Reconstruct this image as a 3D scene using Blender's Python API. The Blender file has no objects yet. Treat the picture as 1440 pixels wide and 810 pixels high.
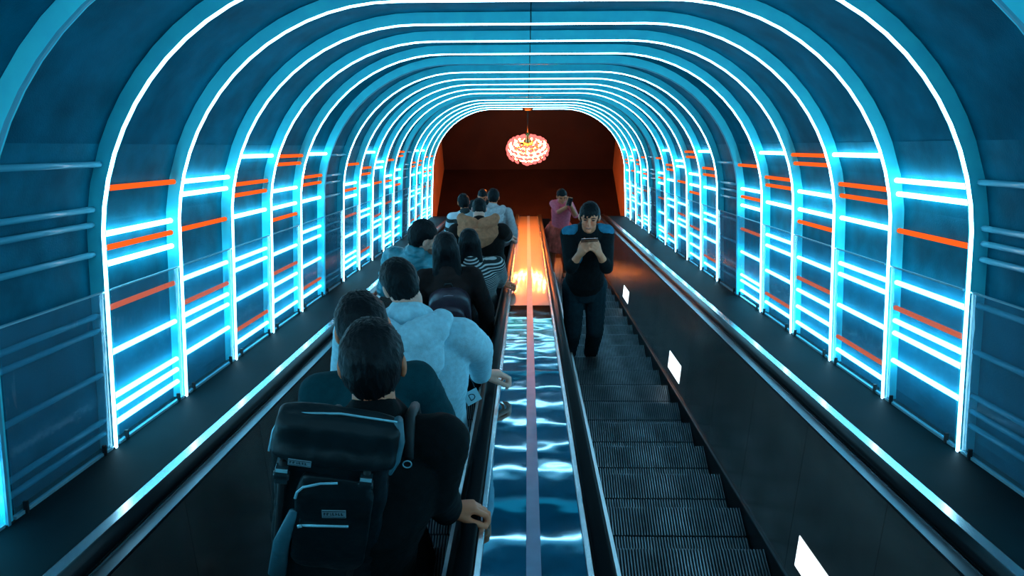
import bpy, bmesh, math, random
from mathutils import Vector, Matrix, noise
random.seed(7)
C = bpy.context.scene.collection
PI = math.pi
# ------------------------------------------------------------------ frame of the sloping tunnel
SLOPE = math.radians(30); SC, SS = math.cos(SLOPE), math.sin(SLOPE)
Z0 = 8.90
M = Matrix.Translation((0, 0, Z0)) @ Matrix.Rotation(-SLOPE, 4, 'X')     # local (across, along, up) -> world
def T(x, a, v): return M @ Vector((x, a, v))
F = 1040.0
PHI = math.radians(10.78)
CAMR = Matrix.Rotation(math.radians(90) - SLOPE - PHI, 4, 'X') @ Matrix.Rotation(math.radians(1.19), 4, 'Y')
CAM = Matrix.Translation(T(-0.02, 0, 0)) @ CAMR
def ray(x, y, d): return CAM @ Vector(((x - 720) / F * d, -(y - 405) / F * d, -d))

# ------------------------------------------------------------------ materials
def mat(name, col, rough=0.5, metal=0.0, emit=None, es=0.0, noise_amt=0.0, noise_scale=20, bump=0.0, bump_scale=60, stretch=None, coat=0.0, spec=0.5, sheen=0.0):
    m = bpy.data.materials.new(name); m.use_nodes = True
    nt = m.node_tree; b = nt.nodes['Principled BSDF']
    b.inputs['Base Color'].default_value = (*col, 1); b.inputs['Roughness'].default_value = rough
    b.inputs['Metallic'].default_value = metal; b.inputs['Specular IOR Level'].default_value = spec
    b.inputs['Coat Weight'].default_value = coat; b.inputs['Coat Roughness'].default_value = 0.08
    if sheen: b.inputs['Sheen Weight'].default_value = sheen
    if emit: b.inputs['Emission Color'].default_value = (*emit, 1); b.inputs['Emission Strength'].default_value = es
    tc = nt.nodes.new('ShaderNodeTexCoord'); mp = nt.nodes.new('ShaderNodeMapping')
    nt.links.new(tc.outputs['Object'], mp.inputs['Vector'])
    if stretch: mp.inputs['Scale'].default_value = stretch
    if noise_amt:
        n = nt.nodes.new('ShaderNodeTexNoise'); n.inputs['Scale'].default_value = noise_scale; n.inputs['Detail'].default_value = 4
        nt.links.new(mp.outputs[0], n.inputs['Vector'])
        r = nt.nodes.new('ShaderNodeValToRGB')
        r.color_ramp.elements[0].position = 0.3; r.color_ramp.elements[1].position = 0.7
        r.color_ramp.elements[0].color = (*[c * (1 - noise_amt) for c in col], 1)
        r.color_ramp.elements[1].color = (*[min(1, c * (1 + noise_amt)) for c in col], 1)
        nt.links.new(n.outputs['Fac'], r.inputs['Fac']); nt.links.new(r.outputs['Color'], b.inputs['Base Color'])
    if bump:
        n2 = nt.nodes.new('ShaderNodeTexNoise'); n2.inputs['Scale'].default_value = bump_scale; n2.inputs['Detail'].default_value = 3
        nt.links.new(mp.outputs[0], n2.inputs['Vector'])
        bp = nt.nodes.new('ShaderNodeBump'); bp.inputs['Strength'].default_value = bump; bp.inputs['Distance'].default_value = 0.01
        nt.links.new(n2.outputs['Fac'], bp.inputs['Height']); nt.links.new(bp.outputs[0], b.inputs['Normal'])
    return m
def emis(name, col, s):
    m = bpy.data.materials.new(name); m.use_nodes = True; nt = m.node_tree
    nt.nodes.clear(); o = nt.nodes.new('ShaderNodeOutputMaterial'); e = nt.nodes.new('ShaderNodeEmission')
    e.inputs[0].default_value = (*col, 1); e.inputs[1].default_value = s; nt.links.new(e.outputs[0], o.inputs[0])
    return m
def glassmat(name, tint=(0.75, 0.95, 1.0)):
    m = bpy.data.materials.new(name); m.use_nodes = True; nt = m.node_tree; nt.nodes.clear()
    o = nt.nodes.new('ShaderNodeOutputMaterial'); tr = nt.nodes.new('ShaderNodeBsdfTransparent'); gl = nt.nodes.new('ShaderNodeBsdfGlossy')
    df = nt.nodes.new('ShaderNodeBsdfDiffuse'); df.inputs[0].default_value = (0.25, 0.55, 0.65, 1)
    tr.inputs[0].default_value = (*tint, 1); gl.inputs['Roughness'].default_value = 0.03; gl.inputs[0].default_value = (0.85, 0.97, 1, 1)
    lw = nt.nodes.new('ShaderNodeLayerWeight'); lw.inputs[0].default_value = 0.5
    pw = nt.nodes.new('ShaderNodeMath'); pw.operation = 'POWER'; pw.inputs[1].default_value = 5.0; nt.links.new(lw.outputs['Facing'], pw.inputs[0])
    fr = nt.nodes.new('ShaderNodeMath'); fr.operation = 'MULTIPLY_ADD'; fr.inputs[1].default_value = 0.30; fr.inputs[2].default_value = 0.055; nt.links.new(pw.outputs[0], fr.inputs[0])
    tc = nt.nodes.new('ShaderNodeTexCoord'); mp = nt.nodes.new('ShaderNodeMapping'); mp.inputs['Scale'].default_value = (1, 5, 1.6)
    mp.inputs['Rotation'].default_value = (0.7, 0, 0)
    n = nt.nodes.new('ShaderNodeTexNoise'); n.inputs['Scale'].default_value = 1.6; n.inputs['Detail'].default_value = 3; n.inputs['Distortion'].default_value = 1.2
    bp = nt.nodes.new('ShaderNodeBump'); bp.inputs['Strength'].default_value = 0.25; bp.inputs['Distance'].default_value = 0.012
    nt.links.new(tc.outputs['Object'], mp.inputs[0]); nt.links.new(mp.outputs[0], n.inputs['Vector'])
    nt.links.new(n.outputs['Fac'], bp.inputs['Height']); nt.links.new(bp.outputs[0], gl.inputs['Normal'])
    m0 = nt.nodes.new('ShaderNodeMixShader'); m0.inputs[0].default_value = 0.13
    nt.links.new(tr.outputs[0], m0.inputs[1]); nt.links.new(df.outputs[0], m0.inputs[2])
    m1 = nt.nodes.new('ShaderNodeMixShader'); nt.links.new(fr.outputs[0], m1.inputs[0])
    nt.links.new(m0.outputs[0], m1.inputs[1]); nt.links.new(gl.outputs[0], m1.inputs[2]); nt.links.new(m1.outputs[0], o.inputs[0])
    return m
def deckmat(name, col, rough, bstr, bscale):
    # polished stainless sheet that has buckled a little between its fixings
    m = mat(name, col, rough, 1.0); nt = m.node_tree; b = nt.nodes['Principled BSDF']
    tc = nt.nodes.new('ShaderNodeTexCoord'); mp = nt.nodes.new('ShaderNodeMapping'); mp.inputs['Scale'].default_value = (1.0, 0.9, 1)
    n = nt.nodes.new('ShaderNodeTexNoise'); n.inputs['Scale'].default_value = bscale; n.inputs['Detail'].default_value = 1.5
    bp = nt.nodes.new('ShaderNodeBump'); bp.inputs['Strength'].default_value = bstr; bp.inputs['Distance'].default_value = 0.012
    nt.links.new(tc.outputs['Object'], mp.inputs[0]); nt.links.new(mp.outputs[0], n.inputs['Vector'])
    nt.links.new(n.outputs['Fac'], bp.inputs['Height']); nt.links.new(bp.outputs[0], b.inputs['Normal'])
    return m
LEDC = (0.36, 0.76, 1.0); TUBEC = (0.22, 0.74, 1.0)
MT = dict(
    led=emis('led_white', LEDC, 13.0), led_off=mat('led_unlit', (0.10, 0.42, 0.55), 0.35),
    tube=emis('neon_cyan_white', TUBEC, 13.0), tube_off=mat('neon_unlit', (0.10, 0.45, 0.58), 0.25),
    otube=emis('neon_orange', (1.0, 0.10, 0.012), 1.3), window=emis('light_window', (0.75, 0.93, 1.0), 2.2),
    rib=mat('rib_paint', (0.08, 0.84, 1.0), 0.5, spec=0.3, noise_amt=0.08, noise_scale=9),
    shell=mat('blue_wall_lining', (0.0, 0.115, 0.178), 0.6, spec=0.03, noise_amt=0.3, noise_scale=5, bump=0.25, bump_scale=160),
    back=mat('panel_backing_glow', (0.0, 0.145, 0.215), 0.55, spec=0.06, noise_amt=0.25, noise_scale=7, bump=0.15, bump_scale=120),  # lighter than the wall lining: tube glow painted into the colour
    glass=glassmat('pane_glass'), edge=mat('pane_edge', (0.35, 0.7, 0.8), 0.25, 0.3),
    joint=mat('joint_dark', (0.004, 0.03, 0.045), 0.6), clip=mat('clip_black', (0.006, 0.01, 0.012), 0.5),
    deckdark=mat('deck_dark', (0.0006, 0.009, 0.012), 0.65, 0.0, spec=0.05, noise_amt=0.2, noise_scale=4),
    panel=mat('balustrade_steel', (0.36, 0.33, 0.31), 0.2, 0.8, noise_amt=0.25, noise_scale=2.5),
    silver=mat('deck_silver', (0.75, 0.8, 0.82), 0.22, 1.0), trim=mat('trim_steel', (0.09, 0.115, 0.13), 0.34, 1.0),
    rubber=mat('handrail_rubber', (0.004, 0.005, 0.006), 0.35, spec=0.1), gap=mat('groove_black', (0.003, 0.004, 0.005), 0.6),
    skirt=mat('skirt_black', (0.004, 0.006, 0.007), 0.4, 0.0, spec=0.2), skirttrim=mat('skirt_trim', (0.9, 0.93, 0.95), 0.5, 0.6),
    step=mat('step_aluminium', (0.27, 0.30, 0.32), 0.38, 0.9, noise_amt=0.45, noise_scale=5), riser=mat('step_dark', (0.008, 0.009, 0.010), 0.6, 0.2),
    deck=deckmat('polished_deck', (0.30, 0.48, 0.56), 0.04, 0.20, 3.9), deckfar=deckmat('brushed_deck_glow', (0.5, 0.44, 0.40), 0.34, 0.12, 4.0),  # warm tint of the far plates puts chandelier glow into the steel
    strip=mat('deck_strip', (0.13, 0.23, 0.34), 0.35, 0.6, noise_amt=0.1, noise_scale=14),
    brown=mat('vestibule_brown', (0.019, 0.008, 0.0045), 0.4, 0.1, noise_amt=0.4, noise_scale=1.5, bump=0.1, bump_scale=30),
    brownwall_lit=mat('vestibule_side_lit', (0.30, 0.12, 0.035), 0.5, 0.0, noise_amt=0.2, noise_scale=2),  # more orange than the back wall: chandelier light painted into the colour
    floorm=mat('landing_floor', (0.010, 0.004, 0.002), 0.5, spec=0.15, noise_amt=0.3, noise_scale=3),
    bulb=emis('bulb_hot', (1.0, 0.21, 0.03), 170.0), halo_bead=emis('halo_glow', (1.0, 0.16, 0.14), 1.7),
    iron=mat('chandelier_iron', (0.03, 0.015, 0.01), 0.35, 0.7), brass=mat('chandelier_brass', (0.8, 0.35, 0.12), 0.2, 1.0),
)
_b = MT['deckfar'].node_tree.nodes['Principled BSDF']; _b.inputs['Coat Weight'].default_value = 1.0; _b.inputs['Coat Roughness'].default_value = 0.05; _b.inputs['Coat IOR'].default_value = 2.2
# ------------------------------------------------------------------ helpers
def link(name, me, m, parent=None, smooth=False):
    if m is not None: me.materials.append(m)
    if smooth:
        for p in me.polygons: p.use_smooth = True
    o = bpy.data.objects.new(name, me); C.objects.link(o)
    if parent: o.parent = parent
    return o
def obj(name, bm, m, parent=None, smooth=False):
    bmesh.ops.recalc_face_normals(bm, faces=bm.faces[:])
    me = bpy.data.meshes.new(name); bm.to_mesh(me); bm.free()
    return link(name, me, m, parent, smooth)
def tag(o, label, cat, group=None, kind=None):
    if label: o['label'] = label
    if cat: o['category'] = cat
    if group: o['group'] = group
    if kind: o['kind'] = kind
    return o
def thing(name, label, cat, loc=(0, 0, 0), tunnel=True, group=None, rot=None):
    o = bpy.data.objects.new(name, None); C.objects.link(o); o.empty_display_size = 0.1
    if tunnel: o.location = M @ Vector(loc); o.rotation_euler = (-SLOPE, 0, 0)
    else:
        o.location = loc
        if rot: o.rotation_euler = rot
    return tag(o, label, cat, group)
def copy_tree(o, parent=None):
    c = o.copy(); C.objects.link(c); c.parent = parent
    for ch in list(o.children): copy_tree(ch, c)
    return c
def box(bm, c, s, mtx=None):
    r = bmesh.ops.create_cube(bm, size=1.0)
    m = Matrix.Translation(c) @ Matrix.Diagonal((*s, 1))
    if mtx is not None: m = mtx @ m
    bmesh.ops.transform(bm, matrix=m, verts=r['verts']); return r['verts']
def boxx(bm, x0, x1, y0, y1, z0, z1): return box(bm, ((x0+x1)/2, (y0+y1)/2, (z0+z1)/2), (abs(x1-x0), abs(y1-y0), abs(z1-z0)))
def bev(bm, w, seg=2):
    bmesh.ops.bevel(bm, geom=[e for e in bm.edges], offset=w, segments=seg, profile=0.5, affect='EDGES', clamp_overlap=True)
def frame_to(z):
    z = Vector(z).normalized(); a = Vector((0, 0, 1)) if abs(z.z) < 0.9 else Vector((1, 0, 0))
    x = a.cross(z).normalized(); y = z.cross(x); return x, y, z
def loft(bm, secs, n=16, cap=True):
    rings = []
    for c, u, v in secs:
        c = Vector(c); u = Vector(u); v = Vector(v)
        rings.append([bm.verts.new(c + u * math.cos(2*PI*i/n) + v * math.sin(2*PI*i/n)) for i in range(n)])
    for a, b in zip(rings, rings[1:]):
        for i in range(n): bm.faces.new((a[i], a[(i+1) % n], b[(i+1) % n], b[i]))
    if cap: bm.faces.new(rings[0][::-1]); bm.faces.new(rings[-1])
def tube(bm, pts, r, n=10):
    pts = [Vector(p) for p in pts]; secs = []
    rr = r if isinstance(r, (list, tuple)) else [r]*len(pts)
    x = None
    for i, p in enumerate(pts):
        t = (pts[min(i+1, len(pts)-1)] - pts[max(i-1, 0)]).normalized()
        if x is None: x = frame_to(t)[0]
        x = (x - t * x.dot(t)).normalized(); y = t.cross(x)
        secs.append((p, x*rr[i], y*rr[i]))
    loft(bm, secs, n)
def ball(bm, c, r, R=None, seg=20):
    q = bmesh.ops.create_uvsphere(bm, u_segments=seg, v_segments=max(6, seg*2//3), radius=1)
    m = Matrix.Diagonal((r, r, r, 1)) if not isinstance(r, (list, tuple)) else Matrix.Diagonal((*r, 1))
    if R is not None: m = R.to_4x4() @ m
    bmesh.ops.transform(bm, matrix=Matrix.Translation(c) @ m, verts=q['verts']); return q['verts']
def limb(bm, pts, rad, n=14):
    for i in range(len(pts)-1):
        p, q = Vector(pts[i]), Vector(pts[i+1])
        if (q-p).length < 1e-4: continue
        x, y, z = frame_to(q-p)
        loft(bm, [(p, x*rad[i], y*rad[i]), (q, x*rad[i+1], y*rad[i+1])], n)
    for p, r in zip(pts, rad): ball(bm, p, r, seg=14)
def extrude_profile(bm, prof, y0, y1):        # prof: closed list of (x, z)
    a = [bm.verts.new((x, y0, z)) for x, z in prof]; b = [bm.verts.new((x, y1, z)) for x, z in prof]
    n = len(prof)
    for i in range(n): bm.faces.new((a[i], a[(i+1) % n], b[(i+1) % n], b[i]))
    bm.faces.new(a[::-1]); bm.faces.new(b)
def fused(name, bm, m, parent, voxel=0.008, smooth=3, wr=0.0, wf=9.0, ws=(1, 1, 1), subs=0):
    me = bpy.data.meshes.new(name); bm.to_mesh(me); bm.free()
    t = bpy.data.objects.new('tmp', me); C.objects.link(t)
    r = t.modifiers.new('r', 'REMESH'); r.mode = 'VOXEL'; r.voxel_size = voxel
    if smooth:
        s = t.modifiers.new('s', 'SMOOTH'); s.iterations = smooth; s.factor = 0.5
    dg = bpy.context.evaluated_depsgraph_get(); e = t.evaluated_get(dg)
    out = bpy.data.meshes.new_from_object(e); bpy.data.objects.remove(t); bpy.data.meshes.remove(me)
    out.name = name
    if wr:
        nn = [v.normal.copy() for v in out.vertices]
        for v, k in zip(out.vertices, nn):
            p = v.co; q = Vector((p.x*ws[0], p.y*ws[1], p.z*ws[2])) * wf
            f = noise.noise(q) * 0.7 + (0.5 - abs(noise.noise(q * 2.1 + Vector((3, 1, 7))))) * 0.6
            v.co = p + k * f * wr
    out.materials.clear()
    return link(name, out, m, parent, True)

# ------------------------------------------------------------------ tunnel profile
RC, RV, RR = 0.65, -0.46, 1.15
VB = -1.30
def prof_pts(off, vb=VB, n=16):
    """right half, bottom to top centre, then mirrored"""
    pts = [(1.84 + off, vb)]
    for i in range(1, 5): pts.append((1.84 - 0.04*i/5*1.0 + off, vb + (RV - vb)*i/5))
    for i in range(n+1):
        a = PI/2*i/n; pts.append((RC + (RR+off)*math.cos(a), RV + (RR+off)*math.sin(a)))
    return pts
def full_prof(off, vb=VB):
    p = prof_pts(off, vb); return p + [(-x, v) for x, v in p[::-1]]
def wall_x(v, off):
    if v <= RV: return 1.84 - 0.04*(v-VB)/(RV-VB) + off
    r = RR + off; return RC + math.sqrt(max(0, r*r - (v-RV)**2))
A1, DA = 3.04, 0.689
def rib_a(k): return A1 + (k-1)*DA
def ring(bm, o0, o1, y0, y1, vb=VB):
    a, b = full_prof(o0, vb), full_prof(o1, vb)
    rows = [[bm.verts.new((x, y, v)) for x, v in pr] for pr, y in ((a, y0), (b, y0), (b, y1), (a, y1))]
    n = len(a)
    for j in range(4):
        p, q = rows[j], rows[(j+1) % 4]
        for i in range(n-1): bm.faces.new((p[i], p[i+1], q[i+1], q[i]))
    bm.faces.new([r[0] for r in rows]); bm.faces.new([r[-1] for r in rows][::-1])
# shell: two walls and a vaulted ceiling in two halves
AS, AE = -1.9, rib_a(17) + 0.05
def sheet(name, pts, m, y0=AS, y1=AE, th=0.03):
    bm = bmesh.new(); n = len(pts)
    def off(i):
        a = Vector(pts[max(0, i-1)]); b = Vector(pts[min(n-1, i+1)]); t = (b-a).normalized(); return Vector((t.y, -t.x))*th
    inn = pts; out = [tuple(Vector(p)+off(i)) for i, p in enumerate(pts)]
    extrude_profile(bm, inn + out[::-1], y0, y1)
    o = obj(name, bm, m); o.matrix_world = M; o['kind'] = 'structure'; return o
hp = prof_pts(0.068, vb=-1.36)
sheet('wall_right', hp[:6], MT['shell'])
sheet('wall_left', [(-x, v) for x, v in hp[:6]][::-1], MT['shell'])
cr = hp[5:] + [(0.003, RV + RR + 0.068)]
sheet('ceiling', cr, MT['shell'])
sheet('ceiling', [(-x, v) for x, v in cr][::-1], MT['shell'])
# ------------------------------------------------------------------ arches
ORD = ['nearest', 'second', 'third', 'fourth', 'fifth', 'sixth', 'seventh', 'eighth', 'ninth', 'tenth', 'eleventh', 'twelfth', 'thirteenth', 'fourteenth', 'fifteenth', 'sixteenth', 'seventeenth', 'farthest']
def make_arch(lit):
    t = thing('arch_rib', 'x', 'arch', (0, 0, 0))
    bm = bmesh.new(); ring(bm, 0.004, 0.066, 0, 0.036); obj('rib_frame', bm, MT['rib'], t)
    bm = bmesh.new(); ring(bm, -0.004, 0.004, 0.001, 0.015); obj('light_strip', bm, MT['led' if lit else 'led_off'], t)
    bm = bmesh.new(); boxx(bm, -0.003, 0.003, -0.002, 0.0, RV+RR+0.005, RV+RR+0.065); obj('joint_plate', bm, MT['joint'], t)
    for s in (-1, 1):
        bm = bmesh.new(); boxx(bm, s*1.838, s*1.89, -0.004, 0.040, VB, VB+0.006); obj('base_plate', bm, MT['clip'], t)
    return t
arch_lit, arch_off = make_arch(True), make_arch(False)
used = set()
for k in range(-5, 18):
    off = k % 6 == 0
    src = arch_off if off else arch_lit
    if src.name not in used: o = src; used.add(src.name)
    else: o = copy_tree(src)
    o.location = T(0, rib_a(k), 0)
    if k < 0: o['label'] = 'lit arch behind the viewer, out of the picture, one of several'; o['group'] = 'arches behind the viewer'; continue
    o['label'] = ('%s arch from the viewer, its light strip unlit, spanning both escalators' if off else '%s arch from the viewer, glowing white edge, spanning both escalators') % ORD[k]
    o['group'] = 'arches over the escalators'
# ------------------------------------------------------------------ neon wall panels
def y2v(y, a):
    """height above the tunnel axis of a point seen at image row y, at distance a along the tunnel"""
    u = -(y - 405)/F
    return (u*math.cos(PHI)*a - math.sin(PHI)*a) / (math.cos(PHI) + u*math.sin(PHI))
def P(k, s):
    out = []
    for w in s.split(): out.append((w[0], y2v(float(w[1:]), rib_a(k))))
    return out
PL0 = P(1, 'W229 W293 W315 W357 W444 W465 W528 W593 W610')
PR0 = P(1, 'W258 W322 W343 W365 W429 W493 W554 W575 W595')
PA = P(2, 'O254 W309 O326 W345 O398 W452 W505 W520 W537')
PB = P(2, 'W255 W274 O325 W397 O432 W450 W467 W505 O555')
PC = P(3, 'W219 O260 O276 W307 W370 W385 W428 O472 W490')
PD = P(4, 'O219 O231 W270 W295 O312 W362 O390 W407 W430 W452')
PE = P(5, 'W216 O250 O261 W285 W330 W345 W380 O412 W424')
PF = P(6, 'O233 W266 O277 W289 O322 W354 W386 W394 W408')
LEFT = [PL0, PA, PB, PC, PD, PE, PL0, PA, PC, PB, PF, PD, PL0, PE, PC, PA, PF]
RIGHT = [PR0, PB, PC, PD, PE, PF, PR0, PC, PD, PB, PE, PF, PR0, PA, PC, PB, PE]
L = DA - 0.05
bm = bmesh.new(); tube(bm, [(0, 0.004, 0), (0, L-0.004, 0)], 0.0125, 10); tube_me = {}
tmp = obj('tmp', bm, None, None, True); base_me = tmp.data; bpy.data.objects.remove(tmp)
for key, mm in (('W', 'tube'), ('O', 'otube'), ('off', 'tube_off')):
    me = base_me.copy(); me.materials.append(MT[mm]); tube_me[key] = me; me.name = 'neon_tube'
GV = -0.60
def side_panel_mesh(s, v0, v1, o0, o1, y0, y1, n=8):
    bm = bmesh.new()
    vs = [v0 + (v1-v0)*i/n for i in range(n+1)]
    pr = [(s*wall_x(v, o0), v) for v in vs] + [(s*wall_x(v, o1), v) for v in vs[::-1]]
    extrude_profile(bm, pr, y0, y1); return bm
meshes = {}
for s in (-1, 1):
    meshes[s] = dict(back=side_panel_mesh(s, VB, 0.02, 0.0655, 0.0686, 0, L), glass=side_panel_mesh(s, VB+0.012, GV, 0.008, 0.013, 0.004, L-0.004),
                     top=side_panel_mesh(s, GV, GV+0.006, 0.004, 0.018, 0.002, L-0.002, 1), bot=side_panel_mesh(s, VB, VB+0.012, 0.004, 0.02, 0.002, L-0.002, 1))
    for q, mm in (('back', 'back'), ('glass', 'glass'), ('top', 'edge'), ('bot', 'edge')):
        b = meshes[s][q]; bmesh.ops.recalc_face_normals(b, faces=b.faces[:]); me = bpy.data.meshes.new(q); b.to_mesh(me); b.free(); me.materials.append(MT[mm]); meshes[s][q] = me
    bm = bmesh.new()
    boxx(bm, s*1.834, s*1.85, 0, 0.010, VB, VB+0.045)
    me = bpy.data.meshes.new('clip'); bm.to_mesh(me); bm.free(); me.materials.append(MT['clip']); meshes[s]['clip'] = me
def child(name, me, parent, loc=(0, 0, 0)):
    o = bpy.data.objects.new(name, me); C.objects.link(o); o.parent = parent; o.location = loc; return o
for s, seq, sn in ((-1, LEFT, 'left'), (1, RIGHT, 'right')):
    for k, pat in list(enumerate(seq)) + [(-j, seq[j]) for j in (1, 2, 3, 4, 5)]:
        off = k % 6 == 0
        t = thing('neon_light_panel', '%s %s neon light panel of the %s wall, counted from the viewer' % (ORD[k], 'unlit' if off else 'glowing blue', sn), 'light panel', (0, rib_a(k)+0.05, 0), group='neon panels of the %s wall' % sn)
        t['kind'] = 'thing'
        if k < 0: t['label'] = 'glowing blue neon panel behind the viewer, out of the picture'; t['group'] = 'neon panels behind the viewer'
        if off: t['label'] = 'unlit wall panel of horizontal tubes on the %s wall, %s' % (sn, {0: 'nearest the viewer', 6: 'between the sixth and seventh arch', 12: 'far down, between lit panels'}[k])
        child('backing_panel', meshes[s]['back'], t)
        for c, v in pat:
            if v < VB + 0.04: continue
            child('neon_tube', tube_me['off' if off else c], t, (s*wall_x(v, 0.040), 0, v))
        g = child('glass_pane', meshes[s]['glass'], t); child('pane_rail', meshes[s]['top'], t); child('bottom_rail', meshes[s]['bot'], t)
        for yy in (0.05, L-0.08): child('rail_clip', meshes[s]['clip'], t, (0, yy, 0))
# ------------------------------------------------------------------ escalators
VS = -2.10                    # plane through the step noses
def nose_z(y): return Z0 + VS*SC - (y - VS*SS)*math.tan(SLOPE)
TR = 0.40; RISE = TR*math.tan(SLOPE); Y00 = -1.5
def step_z(y): n = math.floor((y - Y00)/TR); return nose_z(Y00 + TR*(n+1))
SX0, SX1 = 0.435, 1.245
def comb(bm, x0, x1, y0, y1, zt, zb, pitch, shift):
    n = int((x1-x0)/pitch); x = x0 + shift; prof = []
    prof.append((x0, zb-0.004)); prof.append((x0, zb))
    for i in range(n):
        a = x + i*pitch
        if a + pitch*0.5 > x1: break
        prof += [(a, zb), (a+pitch*0.04, zt), (a+pitch*0.42, zt), (a+pitch*0.46, zb)]
    prof += [(x1, zb), (x1, zb-0.004)]
    extrude_profile(bm, prof, y0, y1)
bm = bmesh.new(); W = SX1 - SX0
comb(bm, 0, W, 0.0, TR/2-0.004, 0.0, -0.014, 0.0165, 0.0); comb(bm, 0, W, TR/2+0.016, TR, -0.016, -0.030, 0.0165, 0.008)
tread = obj('tread', bm, MT['step']).data
tread.materials.append(MT['riser'])
for pl in tread.polygons:
    if abs(pl.center.z + 0.014) < 0.001 or pl.center.z < -0.024 or abs(pl.normal.y) > 0.9: pl.material_index = 1  # groove floors and end faces coloured darker, painting in their shade
bm = bmesh.new(); boxx(bm, 0, W, 0, TR-0.001, -0.05, -0.0345); boxx(bm, 0, W, 0, TR/2-0.005, -0.034, -0.0185)
pr = [(0, 0, 0)]
boxx(bm, 0, W, TR-0.02, TR-0.002, -RISE-0.02, -0.0345)
for i in range(int(W/0.015)): boxx(bm, i*0.015, i*0.015+0.006, TR-0.003, TR+0.004, -RISE, -0.03)
riser = obj('riser', bm, MT['riser']).data
for o in [o for o in bpy.data.objects if o.name in ('tread', 'riser')]: bpy.data.objects.remove(o)
YE = T(0, rib_a(17), VS).y
AEND = rib_a(17) + 0.15
def hrail(bm, x, v, y0, y1, w=0.036, h=0.018):
    prof = []
    for i in range(20):
        a = 2*PI*i/20; cx, cz = math.cos(a), math.sin(a)
        prof.append((x + w*math.copysign(abs(cx)**0.6, cx), v + h*math.copysign(abs(cz)**0.7, cz)))
    extrude_profile(bm, prof, y0, y1)
AB0 = -1.8
for s, sn, dirn in ((-1, 'left', 'left escalator, crowded with people seen from behind'), (1, 'right', 'right escalator, its grooved metal steps mostly empty below the man with a phone')):
    esc = thing('escalator', '%s' % dirn, 'escalator', (0, 0, 0))
    n = 0; y = Y00
    while y < YE - 0.05:
        st = bpy.data.objects.new('step', tread); C.objects.link(st); st.parent = esc
        x0 = SX0 if s > 0 else -SX1
        p = M.inverted() @ Vector((x0, y, nose_z(y+TR)))
        st.location = p; st.rotation_euler = (SLOPE, 0, 0)
        rr = bpy.data.objects.new('riser', riser); C.objects.link(rr); rr.parent = st
        y += TR
    def bx(name, pts, m, y0=AB0, y1=AEND):
        b = bmesh.new(); extrude_profile(b, [(s*x, v) for x, v in pts], y0, y1); return obj(name, b, m, esc)
    bx('skirt', [(0.425, VS-0.30), (0.432, VS-0.30), (0.432, VS+0.02), (0.425, VS+0.02)], MT['skirt'])
    bx('skirt', [(1.248, VS-0.30), (1.255, VS-0.30), (1.255, VS+0.02), (1.248, VS+0.02)], MT['skirt'])
    bx('skirt_trim', [(0.418, VS+0.018), (0.442, VS+0.018), (0.442, VS+0.030), (0.418, VS+0.036)], MT['skirttrim'])
    bx('skirt_trim', [(1.246, VS+0.018), (1.262, VS+0.018), (1.262, VS+0.026), (1.248, VS+0.026)], MT['trim'])
    bx('inner_panel', [(0.416, VS+0.02), (0.424, VS+0.02), (0.258, VB-0.03), (0.248, VB-0.03)], MT['skirt'])
    # outer balustrade in sheets about 0.8 m long with fine joints between them
    a = 0.20 - 0.798*2
    def px_(v): return 1.262 + 0.068*(v-(VS+0.02))/0.80
    while a < AEND:
        b = bmesh.new(); v0, v1 = VS+0.026, VB-0.012
        extrude_profile(b, [(s*px_(v0), v0), (s*px_(v1), v1), (s*(px_(v1)+0.012), v1), (s*(px_(v0)+0.012), v0)], a+0.002, min(a+0.798-0.002, AEND))
        obj('balustrade_panel', b, MT['panel'], esc); a += 0.798
    bx('panel_ledge', [(1.325, VB-0.012), (1.325, VB), (1.375, VB), (1.375, VB-0.012)], MT['trim'])
    bx('handrail_guide', [(1.365, VB-0.03), (1.365, VB-0.012), (1.465, VB-0.012), (1.465, VB-0.03)], MT['gap'])
    bx('guide_line', [(1.376, VB-0.012), (1.376, VB+0.004), (1.380, VB+0.004), (1.380, VB-0.012)], MT['silver'])
    b = bmesh.new(); hrail(b, s*1.415, VB+0.018, AB0, AEND); obj('handrail', b, MT['rubber'], esc, True)
    b = bmesh.new(); hrail(b, s*0.219, VB+0.018, AB0, AEND, 0.029); obj('handrail', b, MT['rubber'], esc, True)
    bx('handrail_guide', [(0.189, VB-0.03), (0.189, VB-0.006), (0.252, VB-0.006), (0.252, VB-0.03)], MT['gap'])
    a = -1.7
    while a < AEND:
        b = bmesh.new(); extrude_profile(b, [(s*x, v) for x, v in [(1.467, VB-0.02), (1.467, VB+0.004), (1.520, VB+0.004), (1.520, VB-0.02)]], a+0.0015, min(a+1.5-0.0015, AEND)); obj('deck_trim', b, MT['silver'], esc); a += 1.5
    bx('outer_deck', [(1.527, VB-0.02), (1.527, VB), (1.93, VB), (1.93, VB-0.02)], MT['deckdark'])
    for i, d in enumerate((3.57, 6.79, 10.0, 13.2)):
        if s < 0 and i == 0: continue
        a_far = (d + 1.80*math.sin(PHI)*-1)/math.cos(PHI) if False else (d - 1.85*math.sin(PHI))/math.cos(PHI)
        b = bmesh.new()
        v0, v1 = -1.985, -1.83
        extrude_profile(b, [(s*(px_(v0)-0.002), v0), (s*(px_(v1)-0.002), v1), (s*(px_(v1)+0.006), v1), (s*(px_(v0)+0.006), v0)], a_far-0.50, a_far)
        obj('balustrade_light', b, MT['window'], esc)
    bm = bmesh.new(); boxx(bm, s*0.43 if s > 0 else -1.25, 1.25 if s > 0 else -0.43, AEND-0.25, AEND+0.02, VS-0.16, VS-0.14)
    obj('comb_plate', bm, MT['trim'], esc)
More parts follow.
